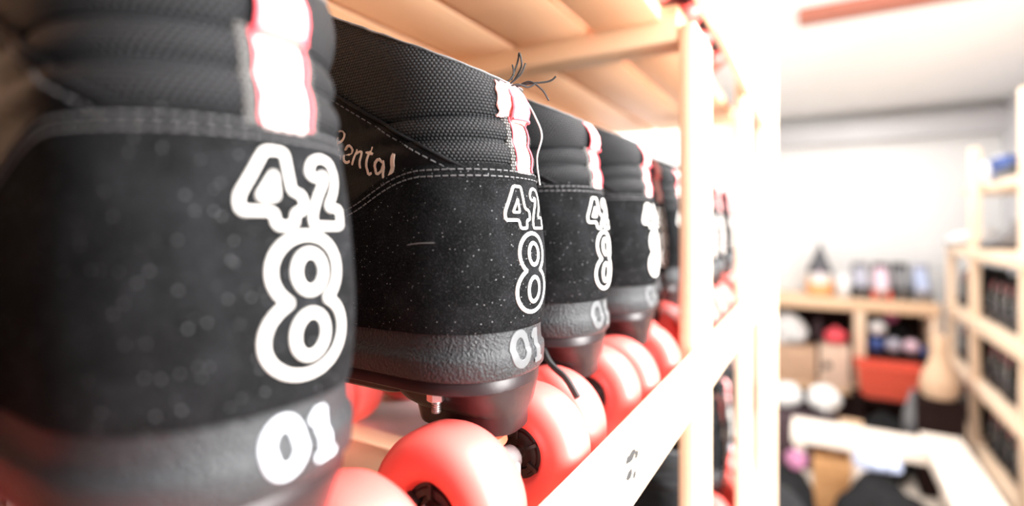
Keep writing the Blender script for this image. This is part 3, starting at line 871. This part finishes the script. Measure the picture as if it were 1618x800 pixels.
# turned wooden piece, black and grey stuff right of the bin
b = B(); b.lathe([(0, 20), (8, 70), (60, 88), (120, 78), (190, 48), (250, 34), (300, 40), (330, 30), (334, 0)], n=28)
tag(b.build('skittle', 'tan', None, 60, (560, 3500, CAMZ-900)), 'large pear-shaped wooden skittle at the inner corner of the shelves', 'skittle')
unit('plinth', 'dark plinth under the wooden skittle', 'plinth', (560, 3500, 0), [('body', 'dark_back', 470, 650, 3410, 3600, 0, CAMZ-902), ('top', 'dark_back', 465, 655, 3405, 3605, CAMZ-930, CAMZ-901)])
heap('duffel_bag', 'black_cloth', (330, 3560, 0), (130, 110, 190), 'black duffel bag on the floor below the red bin', 'bag', 31, .2)
heap('duffel_bag', 'grey', (475, 3700, 0), (60, 80, 260), 'grey bag on the floor right of the black duffel', 'bag', 33, .2)
# under and around the bench
carton('wooden_crate', 'oak', (60, 2900, 0), 150, 150, 330, 0, 'orange brown wooden crate under the left end of the bench', False)
heap('sports_bag', 'black_cloth', (220, 2500, 0), (180, 190, 225), 'big black sports bag on the floor before the bench', 'bag', 41, .2)
heap('blue_bundle', 'lightblue', (215, 2580, 412), (80, 50, 55), 'pale blue bundle on the big black sports bag', 'cloth', 43, .3)
heap('holdall', 'black_cloth', (-110, 2560, 0), (105, 150, 205), 'black holdall on the floor left of the orange crate', 'bag', 71, .15)
b = B(); b.blob((0, 0, 0), 42, 42, 42, .1, 5, 3, flat=-.97)
tag(b.build('pompom', 'mauve', None, 0, (-75, 2520, 372)), 'mauve pompom lying on the black holdall', 'pompom')
heap('sports_bag', 'black_cloth', (520, 2660, 0), (70, 200, 150), 'black bag pushed under the right arm of the bench', 'bag', 45, .2)
b = B(); b.blob((0, 0, 0), 105, 110, 165, .2, 1.6, 51); b.blob((-35, -95, 150), 30, 26, 22, .2, 3, 5, mi=1, sub=3)
tag(b.build('rucksack', ['black_cloth', 'pink'], None, 0, (-80, 1290, 530)), 'black rucksack with a pink patch right of the square post', 'bag')
unit('side_crate', 'dark wooden crate carrying the black rucksack', 'crate', (-80, 1290, 0), [('body', 'dark_back', -180, 20, 1190, 1390, 0, 510), ('lid', 'dark_back', -186, 26, 1184, 1396, 510, 529)])

# ------------------------------------------------------------------ skates and shoes in the right-hand rack
lab = {0: 'on the bottom shelf', 1: 'on the lower shelf', 2: 'on the middle shelf'}
k = 0
for lv, zz in enumerate((CAMZ-1129, CAMZ-799, CAMZ-474)):
    for y in (2200, 2330, 2460, 2590, 2720, 2930, 3060, 3190, 3320, 3450, 3720, 3850, 3980, 4090):
        o = small_skate(758+random.uniform(-8, 0), y, zz, 180, 'black rental skate stored %s of the pine rack on the right' % lab[lv], 'black skates %s of the right rack' % lab[lv], SKB)
shoe('trainer', ('white_cloth', 'grey', 'white_cloth'), (800, 4060, CAMZ-109), 200, 'white shoe with grey sole at the far end of the right rack', 260)
shoe('trainer', ('grey', 'dark', 'dark'), (850, 3480, CAMZ-109), 190, 'grey and black high shoe on the right rack between two posts', 280, hi=True)
heap('white_bag', 'white_cloth', (880, 3880, CAMZ+231), (90, 150, 95), 'white bag slumped on the top shelf of the right rack', 'bag', 61, .2)
shoe('trainer', ('dark', 'grey', 'grey'), (870, 3310, CAMZ+231), 150, 'dark shoe on the top shelf of the right rack', 280)
b = B(); b.box(-90, 90, -90, 90, 0, 130, 8); b.box(-94, 94, -94, 94, 105, 134, 6)
tag(b.build('blue_box', 'blue', None, 40, (900, 3600, CAMZ+231), R(12)), 'blue box with lid on the top shelf of the right rack', 'box')

# ------------------------------------------------------------------ light
def area(name, loc, target, size, sy, power, col=(1, 1, 1), spread=180):
    l = bpy.data.lights.new(name, 'AREA'); l.shape = 'RECTANGLE'; l.size = size; l.size_y = sy; l.energy = power; l.color = col; l.spread = R(spread)
    o = bpy.data.objects.new(name, l); COL.objects.link(o); o.location = loc
    o.rotation_euler = (Vector(target)-Vector(loc)).to_track_quat('-Z', 'Y').to_euler()
    return o
area('window_light', (1.5, .42, 1.70), (-.1, .32, 1.38), .75, 1.3, 190, (1, .985, .97))
area('overhead_fill', (.30, 3.4, 2.2), (.30, 3.4, 0), .5, 1.6, 25, (1, .98, .96))  # added fill to brighten the far wall and shelves, no fitting modelled
area('overhead_fill', (.45, .9, 2.2), (.45, .9, 0), .4, 1.2, 55, (1, .98, .96))  # added fill, bounces off the floor to lift the shelf undersides
w = bpy.data.worlds.new('World'); bpy.context.scene.world = w; w.use_nodes = True
w.node_tree.nodes['Background'].inputs[0].default_value = (1, 1, 1, 1)
w.node_tree.nodes['Background'].inputs[1].default_value = .3

# ------------------------------------------------------------------ camera
cam = bpy.data.cameras.new('Camera'); co = bpy.data.objects.new('Camera', cam); COL.objects.link(co)
co.location = (0, 0, CAMZ*.001); co.rotation_euler = (R(90), 0, R(30.4))
cam.sensor_width = 36; cam.lens = 820/1618*36; cam.shift_y = -40/1618
cam.clip_start = .01; cam.clip_end = 50
cam.dof.use_dof = True; cam.dof.focus_distance = .232; cam.dof.aperture_fstop = 3.0
sc = bpy.context.scene; sc.camera = co
vs = sc.view_settings; vs.view_transform = 'Standard'; vs.look = 'None'; vs.exposure = 0; vs.gamma = 1; vs.use_curve_mapping = False
